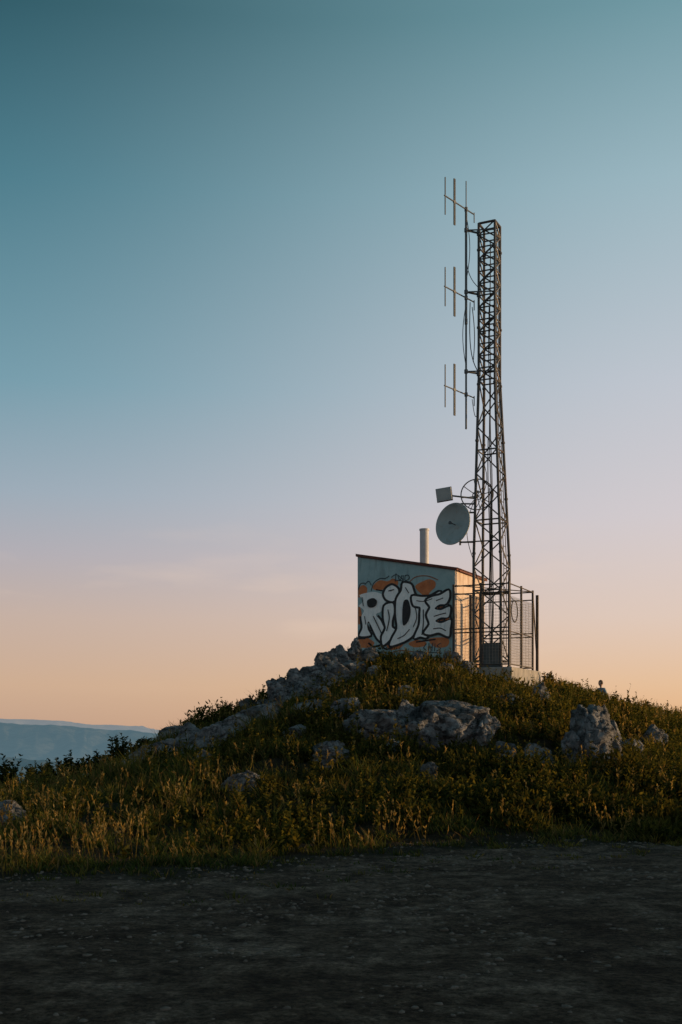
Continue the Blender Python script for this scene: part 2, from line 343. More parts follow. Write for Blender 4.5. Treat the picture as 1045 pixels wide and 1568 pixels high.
# ---- graffiti (flat paint on the front wall)
nF=-(eR)
def wall(px,py,lay):
    s=(697-px)/149.0
    uu=BL*s*(1+.02*(1-s)); d=Bc.y+eL.y*uu
    z=1.6+(1120-py)/F*d
    return Bc+eL*uu+nF*(.004*lay)+up*z
def cr(pts,closed=True,n=5,ten=.5):
    out=[];L=len(pts)
    rng_=range(L) if closed else range(L-1)
    for i in rng_:
        g=lambda k:Vector(pts[k%L]) if closed else Vector(pts[max(0,min(L-1,k))])
        p0,p1,p2,p3=g(i-1),g(i),g(i+1),g(i+2)
        m1=(p2-p0)*ten; m2=(p3-p1)*ten
        for j in range(n):
            t=j/n; out.append((2*t**3-3*t*t+1)*p1+(t**3-2*t*t+t)*m1+(-2*t**3+3*t*t)*p2+(t**3-t*t)*m2)
    if not closed: out.append(Vector(pts[-1]))
    return out
def offset(pts,d):
    L=len(pts); A=sum(pts[i].x*pts[(i+1)%L].y-pts[(i+1)%L].x*pts[i].y for i in range(L)); s=1 if A>0 else -1
    out=[]
    for i in range(L):
        t=(pts[(i+1)%L]-pts[i-1]); 
        if t.length<1e-6: t=Vector((1,0))
        t.normalize(); out.append(pts[i]+Vector((t.y,-t.x))*s*d)
    return out
g_o,g_b,g_w,g_k,g_t,g_s=MB(),MB(),MB(),MB(),MB(),MB()
def fill(mb,pts,lay,off=0,n=4,ten=.5):
    p=cr(pts,True,n,ten)
    if off: p=offset(p,off)
    mb.poly([wall(min(max(q.x,549),696),q.y,lay) for q in p])
def stroke(mb,pts,w,lay):
    p=cr(pts,False,5)
    for a,b in zip(p[:-1],p[1:]):
        t=(b-a); 
        if t.length<1e-6: continue
        t.normalize(); nn=Vector((-t.y,t.x))*w/2; e=t*w*.3
        kk=len(mb.v); mb.v+=[tuple(wall(q.x,q.y,lay)) for q in(a-e+nn,b+e+nn,b+e-nn,a-e-nn)]; mb.f.append((kk,kk+1,kk+2,kk+3))
for pts in ([(549,903),(556,896),(563,900),(562,910),(553,914),(549,914)],[(572,899),(582,889),(596,890),(604,886),(612,890),(610,898),(600,896),(590,902),(578,904)],
  [(638,898),(650,890),(660,887),(668,891),(668,899),(662,905),(656,912),(648,910)],[(549,974),(562,976),(575,984),(568,991),(556,992),(549,990)],
  [(594,987),(606,981),(620,985),(614,993),(600,995)],[(628,985),(642,980),(655,984),(650,990),(636,991)],[(672,926),(682,930),(690,936),(686,952),(672,952)],[(658,979),(676,976),(688,979),(685,990),(668,991)],
  [(549,930),(554,935),(554,952),(549,955)],[(590,930),(600,936),(598,950),(588,944)]): fill(g_o,pts,1)
# letters (each: outline then fill, stacked left to right)
letters=[
 # R
 [(551,911),(572,906),(586,909),(593,915),(592,929),(586,937),(578,941),(585,950),(591,962),(600,976),(592,986),(580,978),(572,963),(566,952),(564,957),(565,964),(569,973),(551,974),(556,961),(554,944),(558,935),(550,928),(557,920)],
 # i dot
 [(594,901),(603,896),(612,902),(612,913),(604,921),(594,918),(590,910)],
 # i body
 [(591,928),(604,924),(606,938),(603,950),(603,960),(609,966),(600,979),(589,988),(587,975),(593,962),(590,948)],
 # D
 [(610,918),(618,904),(620,893),(632,895),(637,908),(644,922),(647,942),(643,962),(632,976),(618,984),(600,989),(604,976),(611,962),(609,940)],
 # T
 [(634,913),(648,914),(662,913),(676,906),(672,923),(660,928),(656,942),(660,960),(656,976),(646,975),(637,977),(645,957),(646,940),(646,930),(636,927)],
 # E
 [(664,914),(676,911),(688,904),(689,915),(684,925),(675,926),(668,932),(677,934),(690,929),(688,945),(677,946),(669,951),(678,954),(691,949),(690,963),(688,975),(674,969),(661,972),(652,969),(660,956),(656,942),(661,930),(655,920)]]
for i,L_ in enumerate(letters):
    fill(g_b,L_,2+i*1.0,3.2,4,.42); fill(g_w,L_,2.5+i*1.0,-.4,4,.42)
for pts,ly in (([(565,919),(574,916),(580,921),(576,929),(567,930),(564,925)],9),([(621,922),(628,919),(632,934),(629,950),(621,958),(619,944)],9)): fill(g_k,pts,ly)
for pts,w in (([(560,944),(562,956)],1.3),([(574,944),(580,956),(588,972)],1.6),([(598,905),(606,903)],1.4),([(597,934),(599,948),(595,966)],1.5),([(639,930),(641,946),(636,960)],1.4),([(556,915),(558,928)],1.3),
  ([(641,920),(652,921),(664,917)],1.3),([(651,934),(651,955),(649,972)],1.6),([(667,944),(676,941),(684,939)],1.5),([(666,963),(676,962),(684,966)],1.5),([(670,920),(680,916)],1.4),([(612,978),(622,973),(630,964)],1.3),([(624,900),(629,908)],1.3),
  ): stroke(g_k,pts,w,9)
for pts,w in (([(566,985),(574,990),(584,988)],3),([(586,990),(594,994),(603,992)],2.4),([(549,978),(560,978)],2),([(578,903),(590,905)],2),([(640,983),(655,981),(668,979)],2.4)): stroke(g_b,pts,w,1.6)
for pts in ([(549,903),(553,894),(560,893)],[(570,905),(574,893),(584,886),(592,886),(598,882)],[(560,895),(566,890),(570,896)],[(602,884),(610,880),(620,889),(606,888)],[(608,890),(609,878)],[(612,882),(615,889),(618,881)],[(620,881),(620,889)],[(623,881),(623,889),(629,886),(628,881),(623,881)],
   [(655,986),(651,992),(655,996)],[(659,985),(658,997)],[(664,985),(663,997)],[(659,991),(664,991)],[(668,986),(667,997)],[(676,985),(671,989),(676,993),(670,997)],[(648,1000),(662,999),(678,1000)],[(560,995),(575,999),(590,998)],
   ): stroke(g_t,pts,1.3,2)
for pts in ([(626,896),(638,884),(656,882),(672,888)],[(600,1000),(618,996),(640,999)]): stroke(g_s,pts,1.6,1.5)
for a,b,c in ((g_o,'graffiti_orange_fill',M_orange),(g_b,'graffiti_outline',M_black),(g_w,'graffiti_letters',M_white),(g_k,'graffiti_letter_details',M_black),(g_t,'graffiti_tags',M_tag),(g_s,'graffiti_brown_lines',M_brown)): a.obj(b,c,bld)
# ---------------------------------------------------------------- slab + fence
Fc=Vector((4.43,30.0,0))
FL=1.55; FR=2.2; zs=3.30
def Q(u,w,z): return Fc+eL*u+eR*w+up*z
m=MB(); m.box(Q(-.12,-.14,2.2),eL*(FL+.0),eR*(FR+.55),up*(zs-2.2)); m.obj('concrete_plinth',M_conc,bevel=.02)
fn=empty('security_fence'); zt=5.54
m=MB()
posts=[(0,0),(FL,0),(0,FR),(FL,FR),(FL*.5,0),(0,FR*.5)]
for u,w in posts: m.box(Q(u-.025,w-.025,zs),eL*.05,eR*.05,up*(zt-zs+.02))
m.box(Q(-.12,FR+.12,zs),eL*.07,eR*.07,up*(zt-zs-.1))
m.tube(Q(-.09,FR+.15,zs+.1),Q(0,FR,zt),.02)
m.obj('posts',M_dark,fn)
m=MB()
for z in (zs+.08,zs+.95,zs+1.05,zt-.25,zt-.03):
    for a_,b_ in (((.03,0),(FL-.03,0)),((0,.03),(0,FR-.03)),((.03,FR),(FL-.03,FR))):
        if z in(zs+1.05,zt-.25) and a_==(0,.03): continue
        m.tube(Q(*a_,z),Q(*b_,z),.018,6)
m.tube(Q(0,0,zt),Q(FL,FR*1.0,zt-.02),.014); m.tube(Q(FL,0,zt),Q(0,FR,zt-.02),.014)
m.obj('rails',M_dark,fn)
m=MB()
def meshpanel(a,b,z0,z1,sp=.085,r=.0028):
    a=Vector(a);b=Vector(b);L_=(b-a).length;d=(b-a)/L_;hh=z1-z0
    x=0.0
    while x<=L_+1e-6: m.tube(a+d*x+up*z0,a+d*x+up*z1,r,3,cap=False); x+=sp
    z=z0
    while z<=z1+1e-6: m.tube(a+up*z+d*0,a+up*z+d*L_,r,3,cap=False); z+=sp
meshpanel(Q(.03,0,0),Q(FL-.03,0,0),zs+.1,zs+1.9)
meshpanel(Q(0,.03,0),Q(0,FR-.03,0),zs+.1,zs+1.9,.07,.0045)
meshpanel(Q(.03,FR,0),Q(FL-.03,FR,0),zs+.1,zs+1.9)
m.obj('wire_mesh',M_wire,fn)
# cabinet and cable coil inside
m=MB(); m.box(Q(.35,.25,zs+.02),eL*.45,eR*.3,up*.62); m.box(Q(.33,.235,zs+.645),eL*.49,eR*.33,up*.03); m.box(Q(.38,.245,zs+.1),eL*.18,eR*-.012,up*.48); m.box(Q(.58,.245,zs+.1),eL*.18,eR*-.012,up*.48)
m.obj('equipment_cabinet',M_cab,bevel=.008)
m=MB(); c0=Q(-.03,.35,zs+1.5)
for rr_ in(.26,.28): m.path([c0+eR*math.cos(t*.2618)*rr_+up*math.sin(t*.2618)*rr_*1.05-eL*.02*rr_*10*.2 for t in range(25)],.011,5)
m.path([c0+up*.28,c0+up*.5+eL*.2,Q(.4,.5,zt+.2)],.01); m.obj('cable_coil',M_cable)
# ---------------------------------------------------------------- mast
mast=empty('lattice_radio_mast')
ZT=15.35; ZU=11.1; ZF=6.2; ZB=zs
def side(z): 
    if z>=ZU: return .455
    return .455+(.76-.455)*min(1,(ZU-z)/(ZU-ZF))
def cor(i,z):
    s=side(z)/2; f=max(0,min(1,(ZU-z)/(ZU-ZF)))
    c=Vector((4.03+.06*f,30.89,z))
    a,b=[(-1,-1),(1,-1),(1,1),(-1,1)][i%4]
    return c+eL*s*a+eR*s*b
legs=MB()
for i in range(4):
    for z0,z1 in((ZB,ZF),(ZF,ZU),(ZU,ZT)):
        legs.tube(cor(i,z0),cor(i,z1),.038 if z0<ZU else .034,8)
    z=ZB+.02
    while z<ZT: legs.tube(cor(i,z),cor(i,z+.05),.052,8); z+=1.53 if z<ZU else 2.1
    legs.box(cor(i,ZB+.003)-eL*.09-eR*.09,eL*.18,eR*.18,up*.02)
legs.obj('legs',M_steel,mast)
br=MB()
st=(ZT-ZU)/13
for k_ in range(13):
    z0=ZU+k_*st; z1=z0+st
    for i in range(4):
        br.tube(cor(i,z0),cor(i+1,z0),.021,5)
        if (k_+i)%2: br.tube(cor(i,z0),cor(i+1,z1),.020,5)
        else: br.tube(cor(i+1,z0),cor(i,z1),.020,5)
for i in range(4):
    br.tube(cor(i,ZT-.01),cor(i+1,ZT-.01),.032,6)
st=(ZU-ZB-.2)/12
for k_ in range(12):
    z0=ZB+.2+k_*st; z1=z0+st
    for i in range(4):
        if (k_+i)%2: br.tube(cor(i,z0),cor(i+1,z1),.019,5)
        else: br.tube(cor(i+1,z0),cor(i,z1),.019,5)
        if k_%3==0: br.tube(cor(i,z0),cor(i+1,z0),.022,5)
br.obj('bracing',M_steel,mast)
cb=MB()
for j,(dx,dy) in enumerate(((.02,0),(.05,.02),(.08,.0),(.11,0))):
    pts=[]
    z=ZB+.3
    top=[14.9,13.2,8.4,9.6][j]
    while z<top:
        pts.append(cor(0,z)*.72+cor(1,z)*.28+eL*dx+eR*(.04+.01*math.sin(z*3+j))+eL*.012*math.sin(z*2.1+j)); z+=.35
    cb.path(pts,.014)
cb.obj('feeder_cables',M_cable,mast)
ld=MB()
for z in np.arange(ZB+.3,ZT-.2,.3):
    a_=cor(3,z)*.65+cor(0,z)*.35; b_=cor(3,z)*.35+cor(0,z)*.65
    ld.tube(a_,b_,.010,5)
for t in(.35,.65):
    pts=[cor(3,z)*t+cor(0,z)*(1-t) for z in (ZB+.3,ZF,ZU,ZT-.2)]; ld.path(pts,.012)
ld.obj('ladder',M_steel,mast)
# antenna pole + brackets
pole=Vector((3.364,30.6,0)); ap=MB()
ap.tube(pole+up*9.73,pole+up*12.6,.026,8); ap.tube(pole+up*12.6,pole+up*15.7,.033,8); ap.tube(pole+up*15.7,pole+up*16.4,.014,6)
ap.tube(pole+up*12.55,pole+up*12.7,.040,8)
for z in (15.08,13.42,11.28):
    tgt=cor(1,z); ap.tube(pole+up*z,tgt,.028,6); ap.tube(pole+up*z,cor(0,z+.02),.018,6)
    ap.tube(tgt-up*.06,tgt+up*.06,.055,8); ap.tube(pole+up*(z-.05),pole+up*(z+.05),.050,8)
ap.obj('antenna_pole',M_ant,mast)
bd=Vector((-.9,-1.1,0)).normalized()
def yagi(z,l1,l2,dipole):
    y=MB(); e=pole+bd*1.02+up*z
    o=pole-bd*.40+up*z
    y.tube(o,e+bd*.02,.018,6)
    p1=pole+bd*1.0+up*z; p2=pole+bd*.56+up*z; p3=o
    y.tube(p1-up*l1/2,p1+up*l1/2,.016,6)
    for s in(-1,1):
        y.tube(p2-up*(l2/2)+bd*.024*s,p2+up*(l2/2)+bd*.024*s,.018,6)
    y.tube(p2-up*l2/2-bd*.022,p2-up*l2/2+bd*.022,.011,6); y.tube(p2+up*l2/2-bd*.022,p2+up*l2/2+bd*.022,.011,6)
    y.box(p2-bd*.05-up*.03-bd.cross(up)*.02,bd*.10,bd.cross(up)*.04,up*.06)
    y.tube(pole+up*(z-.05),pole+up*(z+.05),.045,8)
    y.tube(p3-up*.22,p3+up*.05,.014,6)
    y.obj('yagi_antenna',M_ant)
yagi(15.64,.98,1.22,1); yagi(13.26,1.02,1.30,1); yagi(10.66,1.12,1.36,1)
cc=MB()
def sag(a,b,dx,n=10): 
    a=Vector(a);b=Vector(b); return [a.lerp(b,i/n)+dx*math.sin(math.pi*i/n) for i in range(n+1)]
cc.path(sag(pole+up*15.5,pole+up*13.7,Vector((.10,0,0))),.010)
cc.path(sag(pole+up*14.9,cor(1,13.6),Vector((-.12,0,-.2))),.010)
cc.path(sag(pole-bd*.3+up*13.1,cor(1,11.6)+Vector((-.15,0,0)),Vector((.05,0,0))),.012)
cc.path(sag(pole+up*13.1,pole+up*11.4,Vector((-.09,0,0))),.010)
cc.path(sag(pole-bd*.2+up*13.2,cor(1,11.3),Vector((-.10,0,-.3))),.013)
cc.path(sag(pole-bd*.3+up*10.6,cor(1,10.2),Vector((.0,0,-.25))),.010)
cc.path(sag(cor(1,9.2),cor(1,7.6),Vector((.28,-.1,0))),.010)
cc.path(sag(cor(1,7.9),cor(1,6.2),Vector((-.22,-.1,0))),.010)
cc.path(sag(cor(0,11.8),cor(0,10),Vector((.13,-.1,0))),.010)
cc.obj('loose_cables',M_cable,mast)
# ---- dish
def at(px,py,d): return Vector(((px-522.5)/F*d,d,1.6+(1120-py)/F*d))
ds=empty('parabolic_dish_antenna')
def dish():
    R=.56; dep=.14
    prof=[(R*t,dep*t*t) for t in np.linspace(0,1,9)]+[(R+.012,dep+.0),(R+.012,dep-.03)]+[(R*t,dep*t*t-.03) for t in np.linspace(1,0,9)]
    m=MB(); n=48
    for r_,z_ in prof:
        for i in range(n): a=2*math.pi*i/n; m.v.append((r_*math.cos(a),r_*math.sin(a),z_))
    for k_ in range(len(prof)-1):
        for i in range(n): j=(i+1)%n; m.f.append((k_*n+i,k_*n+j,(k_+1)*n+j,(k_+1)*n+i))
    m.obj('reflector',M_dish,ds,smooth=True)
    f=MB(); f.tube((0,0,0.02),(0,0,.20),.014,8); f.tube((0,0,.20),(0,0,.26),.035,12,.05)
    f.obj('feed_horn',M_ant,ds)
    b=MB(); b.tube((0,0,-.03),(0,0,-.10),.16,16,.12); b.box((-.1,-.12,-.26),(.2,0,0),(0,.24,0),(0,0,.16)); b.obj('mount_box',M_ant,ds)
dish()
nd=Vector((-.66,-.70,.10)).normalized()
ds.location=at(696,803,30.55)-nd*.06; ds.rotation_euler=nd.to_track_quat('Z','Y').to_euler()
arm=MB(); pe=ds.location-nd*.2
arm.tube(pe,pe-up*.45,.025,8); arm.tube(pe+up*.45,pe-up*.5,.028,8)
for dz in(.38,-.42): arm.tube(pe+up*dz,cor(1,pe.z+dz),.024,8)
arm.tube(pe-up*.42,cor(0,pe.z-.42),.018)
# panel + arm
pn=empty('panel_antenna')
pc=at(680,757,30.2); n2=Vector((-.25,-.95,-.05)).normalized(); sx=up.cross(n2).normalized(); sx=(sx+up*-.12 if sx.x<0 else sx+up*.12).normalized(); sy=n2.cross(sx).normalized()
if sy.z<0: sy=-sy
m=MB(); m.box(pc-sx*.20-sy*.17,sx*.40,sy*.34,-n2*.05); m.obj('panel',M_panel,pn,bevel=.012)
m=MB(); m.box(pc-sx*.215-sy*.185-n2*.052,sx*.43,sy*.37,-n2*.02); m.box(pc-sx*.08-sy*.08-n2*.074,sx*.16,sy*.16,-n2*.06); m.obj('back_frame',M_ant,pn,bevel=.005)
m=MB(); e_=pc-n2*.10
m.tube(e_,cor(1,pc.z),.024,8); m.tube(e_-up*.1,e_+up*.1,.028,8); m.obj('support_arm',M_ant,pn)
arm.tube(cor(1,pc.z-.15),cor(1,pc.z-.15)+Vector((-.4,-.05,0)),.022)
arm.obj('dish_support_frame',M_ant,mast)
gd=empty('grid_dish_antenna'); m=MB(); R=.44
def ringp(R,z,n=36): return [Vector((R*math.cos(2*math.pi*i/n),R*math.sin(2*math.pi*i/n),z)) for i in range(n+1)]
m.path(ringp(R,.10),.017,6); m.path(ringp(R*.28,.01),.014,6)
for i in range(8):
    a=2*math.pi*i/8+.2; pts=[Vector((R*t*math.cos(a),R*t*math.sin(a),.10*t*t)) for t in np.linspace(0,1,5)]; m.path(pts,.012,5)
m.tube((0,0,0),(0,0,.28),.012); m.box((-.05,-.03,.27),(.1,0,0),(0,.06,0),(0,0,.05)); m.tube((0,0,0),(0,0,-.15),.03,8)
m.obj('grid_reflector',M_ant,gd)
n3=Vector((-.15,-.97,.15)).normalized(); gd.location=at(731,759,31.35); gd.rotation_euler=n3.to_track_quat('Z','Y').to_euler()
# ---------------------------------------------------------------- vegetation
def rock_ok(x,y,grow=1.0,front=True):
    ok=np.ones(len(x),bool)
    for rx,ry,a,b in ROCKS: ok&=((x-rx)/(a*grow))**2+((y-ry+.22)/(b*grow+.22))**2>1
    for u0,u1,w0,w1,c in ((-.02,BL+.02,0,BD,Bc),(-.15,FL-.1,-.16,FR+.45,Fc)):
        u=(x-c.x)*eL.x+(y-c.y)*eL.y; w=(x-c.x)*eR.x+(y-c.y)*eR.y
        ok&=~((u>u0)&(u<u1)&(w>w0)&(w<w1))
    return ok
def plinth_front(x,y):
    return ~((x>3.2)&(x<5.9)&(y>28.6)&(y<31.5))
def blades(base,d,length,width,bend,col,tipcol=None,rnd=None):
    n=len(base); r=rng.normal(size=(n,3)); s=np.cross(d,r); s/=np.linalg.norm(s,axis=1,keepdims=True)+1e-9
    L=length[:,None]; W=width[:,None]/2
    mid=base+d*L*.5+bend*L*.12; tip=base+d*L+bend*L*.5
    V=np.empty((n,5,3)); V[:,0]=base-s*W*.7; V[:,1]=base+s*W*.7; V[:,2]=mid+s*W; V[:,3]=mid-s*W; V[:,4]=tip
    k=np.arange(n)[:,None]*5
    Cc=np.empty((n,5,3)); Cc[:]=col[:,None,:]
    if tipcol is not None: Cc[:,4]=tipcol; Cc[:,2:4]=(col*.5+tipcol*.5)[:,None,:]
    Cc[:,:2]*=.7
    return V.reshape(-1,3),k+np.array([[0,1,2,3]]),k+np.array([[3,2,4]]),Cc.reshape(-1,3)
def merge(name,parts,mat):
    V=[];Qd=[];T=[];Cc=[];o=0
    for v,q_,t_,c in parts: V.append(v);Qd.append(q_+o);T.append(t_+o);Cc.append(c);o+=len(v)
    return fast_mesh(name,np.concatenate(V),np.concatenate(Qd),np.concatenate(T),mat,np.concatenate(Cc))
def scatter(n,ymin=10.5,ymax=37):
    y=np.sqrt(rng.uniform(ymin**2,ymax**2,n)); x=rng.uniform(-1,1,n)*(.33*y+1.6); return x,y
def unit(v): return v/(np.linalg.norm(v,axis=1,keepdims=True)+1e-9)
def grass():
    x,y=scatter(56000)
    cl=fbm(x*2.2,y*2.2,3,21)*2; big=fbm(x*.5,y*.5,3,25)*2
    e=edge(x)+fbm(x*1.2,y*1.2,3,4)*-3.0
    dens=sm((y-e+.3)/1.8)*(.46+1.4*cl+.35*big)
    keep=(rng.random(len(x))<dens*1.1+.05*(y>e-2.5))&rock_ok(x,y)&plinth_front(x,y)
    keep&=~((y>30.5)&(x<-8))
    x,y,cl,big,e=x[keep],y[keep],cl[keep],big[keep],e[keep]; nt_=len(x)
    nb=10
    tuft_h=(.11+.25*rng.random(nt_)**1.9)*(1+1.2*cl)*(.75+.40*sm((y-15)/6))*(.35+.65*sm((y-e)/2.0)); tuft_h=np.clip(tuft_h,.03,.52)
    rep=lambda a_:np.repeat(a_,nb,0)
    n=nt_*nb
    off=rng.normal(size=(n,2))*.045
    bx=rep(x)+off[:,0]; by=rep(y)+off[:,1]
    base=np.stack([bx,by,H(bx,by)-.01],-1)
    d=unit(np.stack([off[:,0]*7+rng.normal(size=n)*.2,off[:,1]*7+rng.normal(size=n)*.2,np.ones(n)],-1))
    ln=rep(tuft_h)*rng.uniform(.5,1.15,n)
    wd=rng.uniform(.008,.016,n)*(1+.02*(by-12))
    bend=rng.normal(size=(n,3))*np.array([.45,.45,.1])+np.array([-.15,0,-.15])
    g=np.array([.027,.043,.012]);ye=np.array([.115,.098,.028]);br_=np.array([.12,.08,.038])
    k=np.clip(rep(.28+1.0*big+rng.normal(size=nt_)*.35)+rng.normal(size=n)*.12,0,1)[:,None]
    col=g*(1-k)+ye*k; dry=rng.random(n)<.13; col[dry]=br_
    col*=rng.uniform(.55,1.25,n)[:,None]
    return blades(base,d,ln,wd,bend,col,col*1.8+.01)  # tips lightened to paint a sunlit golden rim into the blades
def tall():
    parts=[]
    x,y=scatter(24000,11.5); cl=fbm(x*1.1,y*1.1,3,31)*2
    e=edge(x)+fbm(x*1.2,y*1.2,3,4)*-2.5
    keep=(rng.random(len(x))<(.12+1.1*cl+.10*(x<-2.5)*(y<20))*sm((y-e-.3)/1.5))&rock_ok(x,y,.9)&plinth_front(x,y)&~((y>31)&(x<-8))
    x,y=x[keep],y[keep]; n=len(x); hgt=rng.uniform(.2,.6,n)
    base=np.stack([x,y,H(x,y)-.01],-1); d=unit(np.stack([rng.normal(size=n)*.2-.05,rng.normal(size=n)*.2,np.ones(n)],-1))
    col=np.array([.12,.10,.035])*rng.uniform(.6,1.2,n)[:,None]
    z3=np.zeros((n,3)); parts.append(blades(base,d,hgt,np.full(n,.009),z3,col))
    tip=base+d*hgt[:,None]*.93
    m_=8
    tb=np.repeat(tip,m_,0)-np.repeat(d,m_,0)*rng.uniform(0,.16,(n*m_,1))
    td=unit(np.repeat(d,m_,0)+rng.normal(size=(n*m_,3))*.4)
    tc=np.repeat(np.array([.26,.19,.08])*rng.uniform(.5,1.2,n)[:,None],m_,0)
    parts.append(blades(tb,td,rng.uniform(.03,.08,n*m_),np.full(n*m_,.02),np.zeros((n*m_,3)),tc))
    return parts
def weeds(pos,hgt,nl,ls,cola,colb):
    n=len(pos); parts=[]
    d=unit(np.stack([rng.normal(size=n)*.16,rng.normal(size=n)*.16,np.ones(n)],-1))
    col=np.array(cola)*rng.uniform(.6,1.3,n)[:,None]
    parts.append(blades(pos,d,hgt,np.full(n,.016),np.zeros((n,3)),col))
    t=rng.uniform(.12,1.0,(n,nl)); 
    b=pos[:,None,:]+d[:,None,:]*(hgt[:,None]*t)[:,:,None]
    ang=rng.uniform(0,2*np.pi,(n,nl)); out=np.stack([np.cos(ang),np.sin(ang),rng.uniform(.2,1.2,(n,nl))],-1)
    b=b.reshape(-1,3); out=unit(out.reshape(-1,3))
    ln=(ls*(1.15-.75*t)*rng.uniform(.6,1.3,(n,nl))).ravel()
    pl=rng.random((n,1,1))
    k=np.clip(rng.random((n,nl,1))*.4+.4*t[:,:,None]+.5*pl-.3,0,1); c=(np.array(cola)*(1-k)+np.array(colb)*k)*rng.uniform(.6,1.25,(n,nl,1))
    parts.append(blades(b,out,ln,ln*.42,rng.normal(size=(len(b),3))*.15+np.array([0,0,-.25]),c.reshape(-1,3)))
    return parts
def weed_field():
    x,y=scatter(14000,13); cl=fbm(x*.8,y*.8,3,41)*2
    e=edge(x); right=sm((x+3)/3)
    keep=(rng.random(len(x))<(.10+1.0*cl+.32*right)*sm((y-e-1.2)/1.5))&rock_ok(x,y,.9)&plinth_front(x,y)&~((y>31)&(x<-8))
    x,y,cl,right=x[keep],y[keep],cl[keep],right[keep]; n=len(x)
    pos=np.stack([x,y,H(x,y)-.02],-1); hg=rng.uniform(.2,.58,n)*(1+.25*right+.7*cl)
    hg=np.where(y>29,hg*.58,hg)
    return weeds(pos,hg,22,.12,(.024,.036,.012),(.15,.13,.030))
def ridge_weeds():
    P_=[];Hh=[]
    for px,py in [(3,1146),(3,1150),(6,1155),(12,1168),(22,1176),(42,1172),(60,1170),(75,1164),(90,1160),(98,1148),(102,1150),(108,1156),(118,1156),(128,1160),(138,1158),(148,1146),(158,1150),(170,1150),(184,1120),(184,1124),(186,1122),(176,1146),(205,1130),(212,1134),(218,1124),(224,1128),(226,1132),(345,1072),(352,1076),(398,1056),(408,1060),(382,1072),(840,1026),(836,1032),(848,1032),(858,1040),(870,1045),(884,1048),(965,1068),(990,1072),(465,1034),(425,1046),(440,1046)]:
        d=np.interp(px,[0,120,225,290,400,800,900,1045],[23.5,24.5,26.5,28,30,32,33,34]); x=(px-522.5)/F*d; g=h1(x,d); top=1.6+(1120-py)/F*d
        for q_ in range(5):
            P_.append((x+random.gauss(0,.05),d+random.gauss(0,.1),g-.03)); Hh.append(max(.30,min(1.0,(top-g+.05)*random.uniform(.65,1.0))))
    return weeds(np.array(P_),np.array(Hh),38,.18,(.020,.030,.012),(.045,.052,.02))
merge('grass',[grass()]+tall(),M_grass)
merge('wild_weeds',weed_field()+ridge_weeds(),M_leaf)
def shrubs():
    parts=[]; S=[]
    for px,d,r,hh in [(310,28,.65,.6),(295,27.8,.4,.42),(600,29.6,.6,.45),(575,29.2,.4,.35),(650,29.2,.5,.4),(760,28.0,.6,.35),(820,29.3,.5,.35),(620,27.5,.7,.45),(840,31.3,.35,.4),(560,27,.5,.35),(700,26.5,.8,.45),(860,29,.7,.4),(930,29,.8,.4),(980,31,.6,.3),(1030,31,.8,.3),
       (790,25,.8,.5),(850,24.5,.8,.45),(960,25.5,.8,.45),(1030,25,.9,.5),(610,21.3,.6,.45),(690,21,.8,.45),(750,20.5,.8,.5),(840,20,.9,.5),(960,20.5,.8,.5),(1020,20,.9,.5),(560,21.2,.5,.4),(480,24,.6,.4),(430,23,.6,.35),(450,26.5,.5,.35),(1000,28,.8,.4),(890,26.5,.6,.4),(720,18.6,.8,.45),(880,18.4,.9,.45),(1030,18,.9,.45),(800,18,.7,.4),(640,18.8,.6,.35),(560,18.9,.5,.3),(500,19.6,.5,.3),
       (60,24.3,.35,.3),(110,24.5,.5,.42),(150,25,.4,.34),(205,26,.4,.4),(20,23.8,.4,.34),(380,29.2,.4,.35),(350,28.6,.45,.36),(250,27,.45,.34)]:
        S.append(((px-522.5)/F*d,d,r,hh))
    for i in range(320):
        x,y=scatter(1,16.5,33); x=x[0];y=y[0]
        if y>31 and x<6: continue
        if rock_ok(np.array([x]),np.array([y]),1.1)[0] and x>-4.2+random.random()*2: S.append((x,y,random.uniform(.18,.55),random.uniform(.16,.45)*(.6 if y>30 else 1)))
    for x,y,r,hh in S:
        if not plinth_front(np.array([x]),np.array([y]))[0]: continue
        n=int(1300*r); u=unit(rng.normal(size=(n,3))); rad=rng.random(n)**.45
        lump=1+.55*np.array([noise.noise(Vector((a*2.2+x,b*2.2+y,c*2.2))) for a,b,c in u])
        p=u*(rad*lump)[:,None]*np.array([r,r*.9,hh]); p[:,2]=np.abs(p[:,2])
        pos=p+np.array([x,y,0]); pos[:,2]+=H(pos[:,0],pos[:,1])-.03
        ok=rock_ok(pos[:,0],pos[:,1],.8)&plinth_front(pos[:,0],pos[:,1]); pos=pos[ok];u=u[ok];rad=rad[ok];n=len(pos)
        if n==0: continue
        d=unit(u*.6+rng.normal(size=(n,3))*.6+np.array([0,0,.7])); ln=rng.uniform(.04,.12,n)
        k=np.clip(rad*.55+rng.normal(size=n)*.25-.18,0,1)[:,None]
        base=random.choice([(.014,.025,.010),(.020,.032,.012),(.034,.036,.013)])
        c=(np.array(base)*(1-k)+np.array([.13,.115,.028])*k)*rng.uniform(.6,1.2,n)[:,None]
        parts.append(blades(pos,d,ln,ln*.4,rng.normal(size=(n,3))*.2,c))
    merge('low_shrubs',parts,M_leaf)
shrubs()
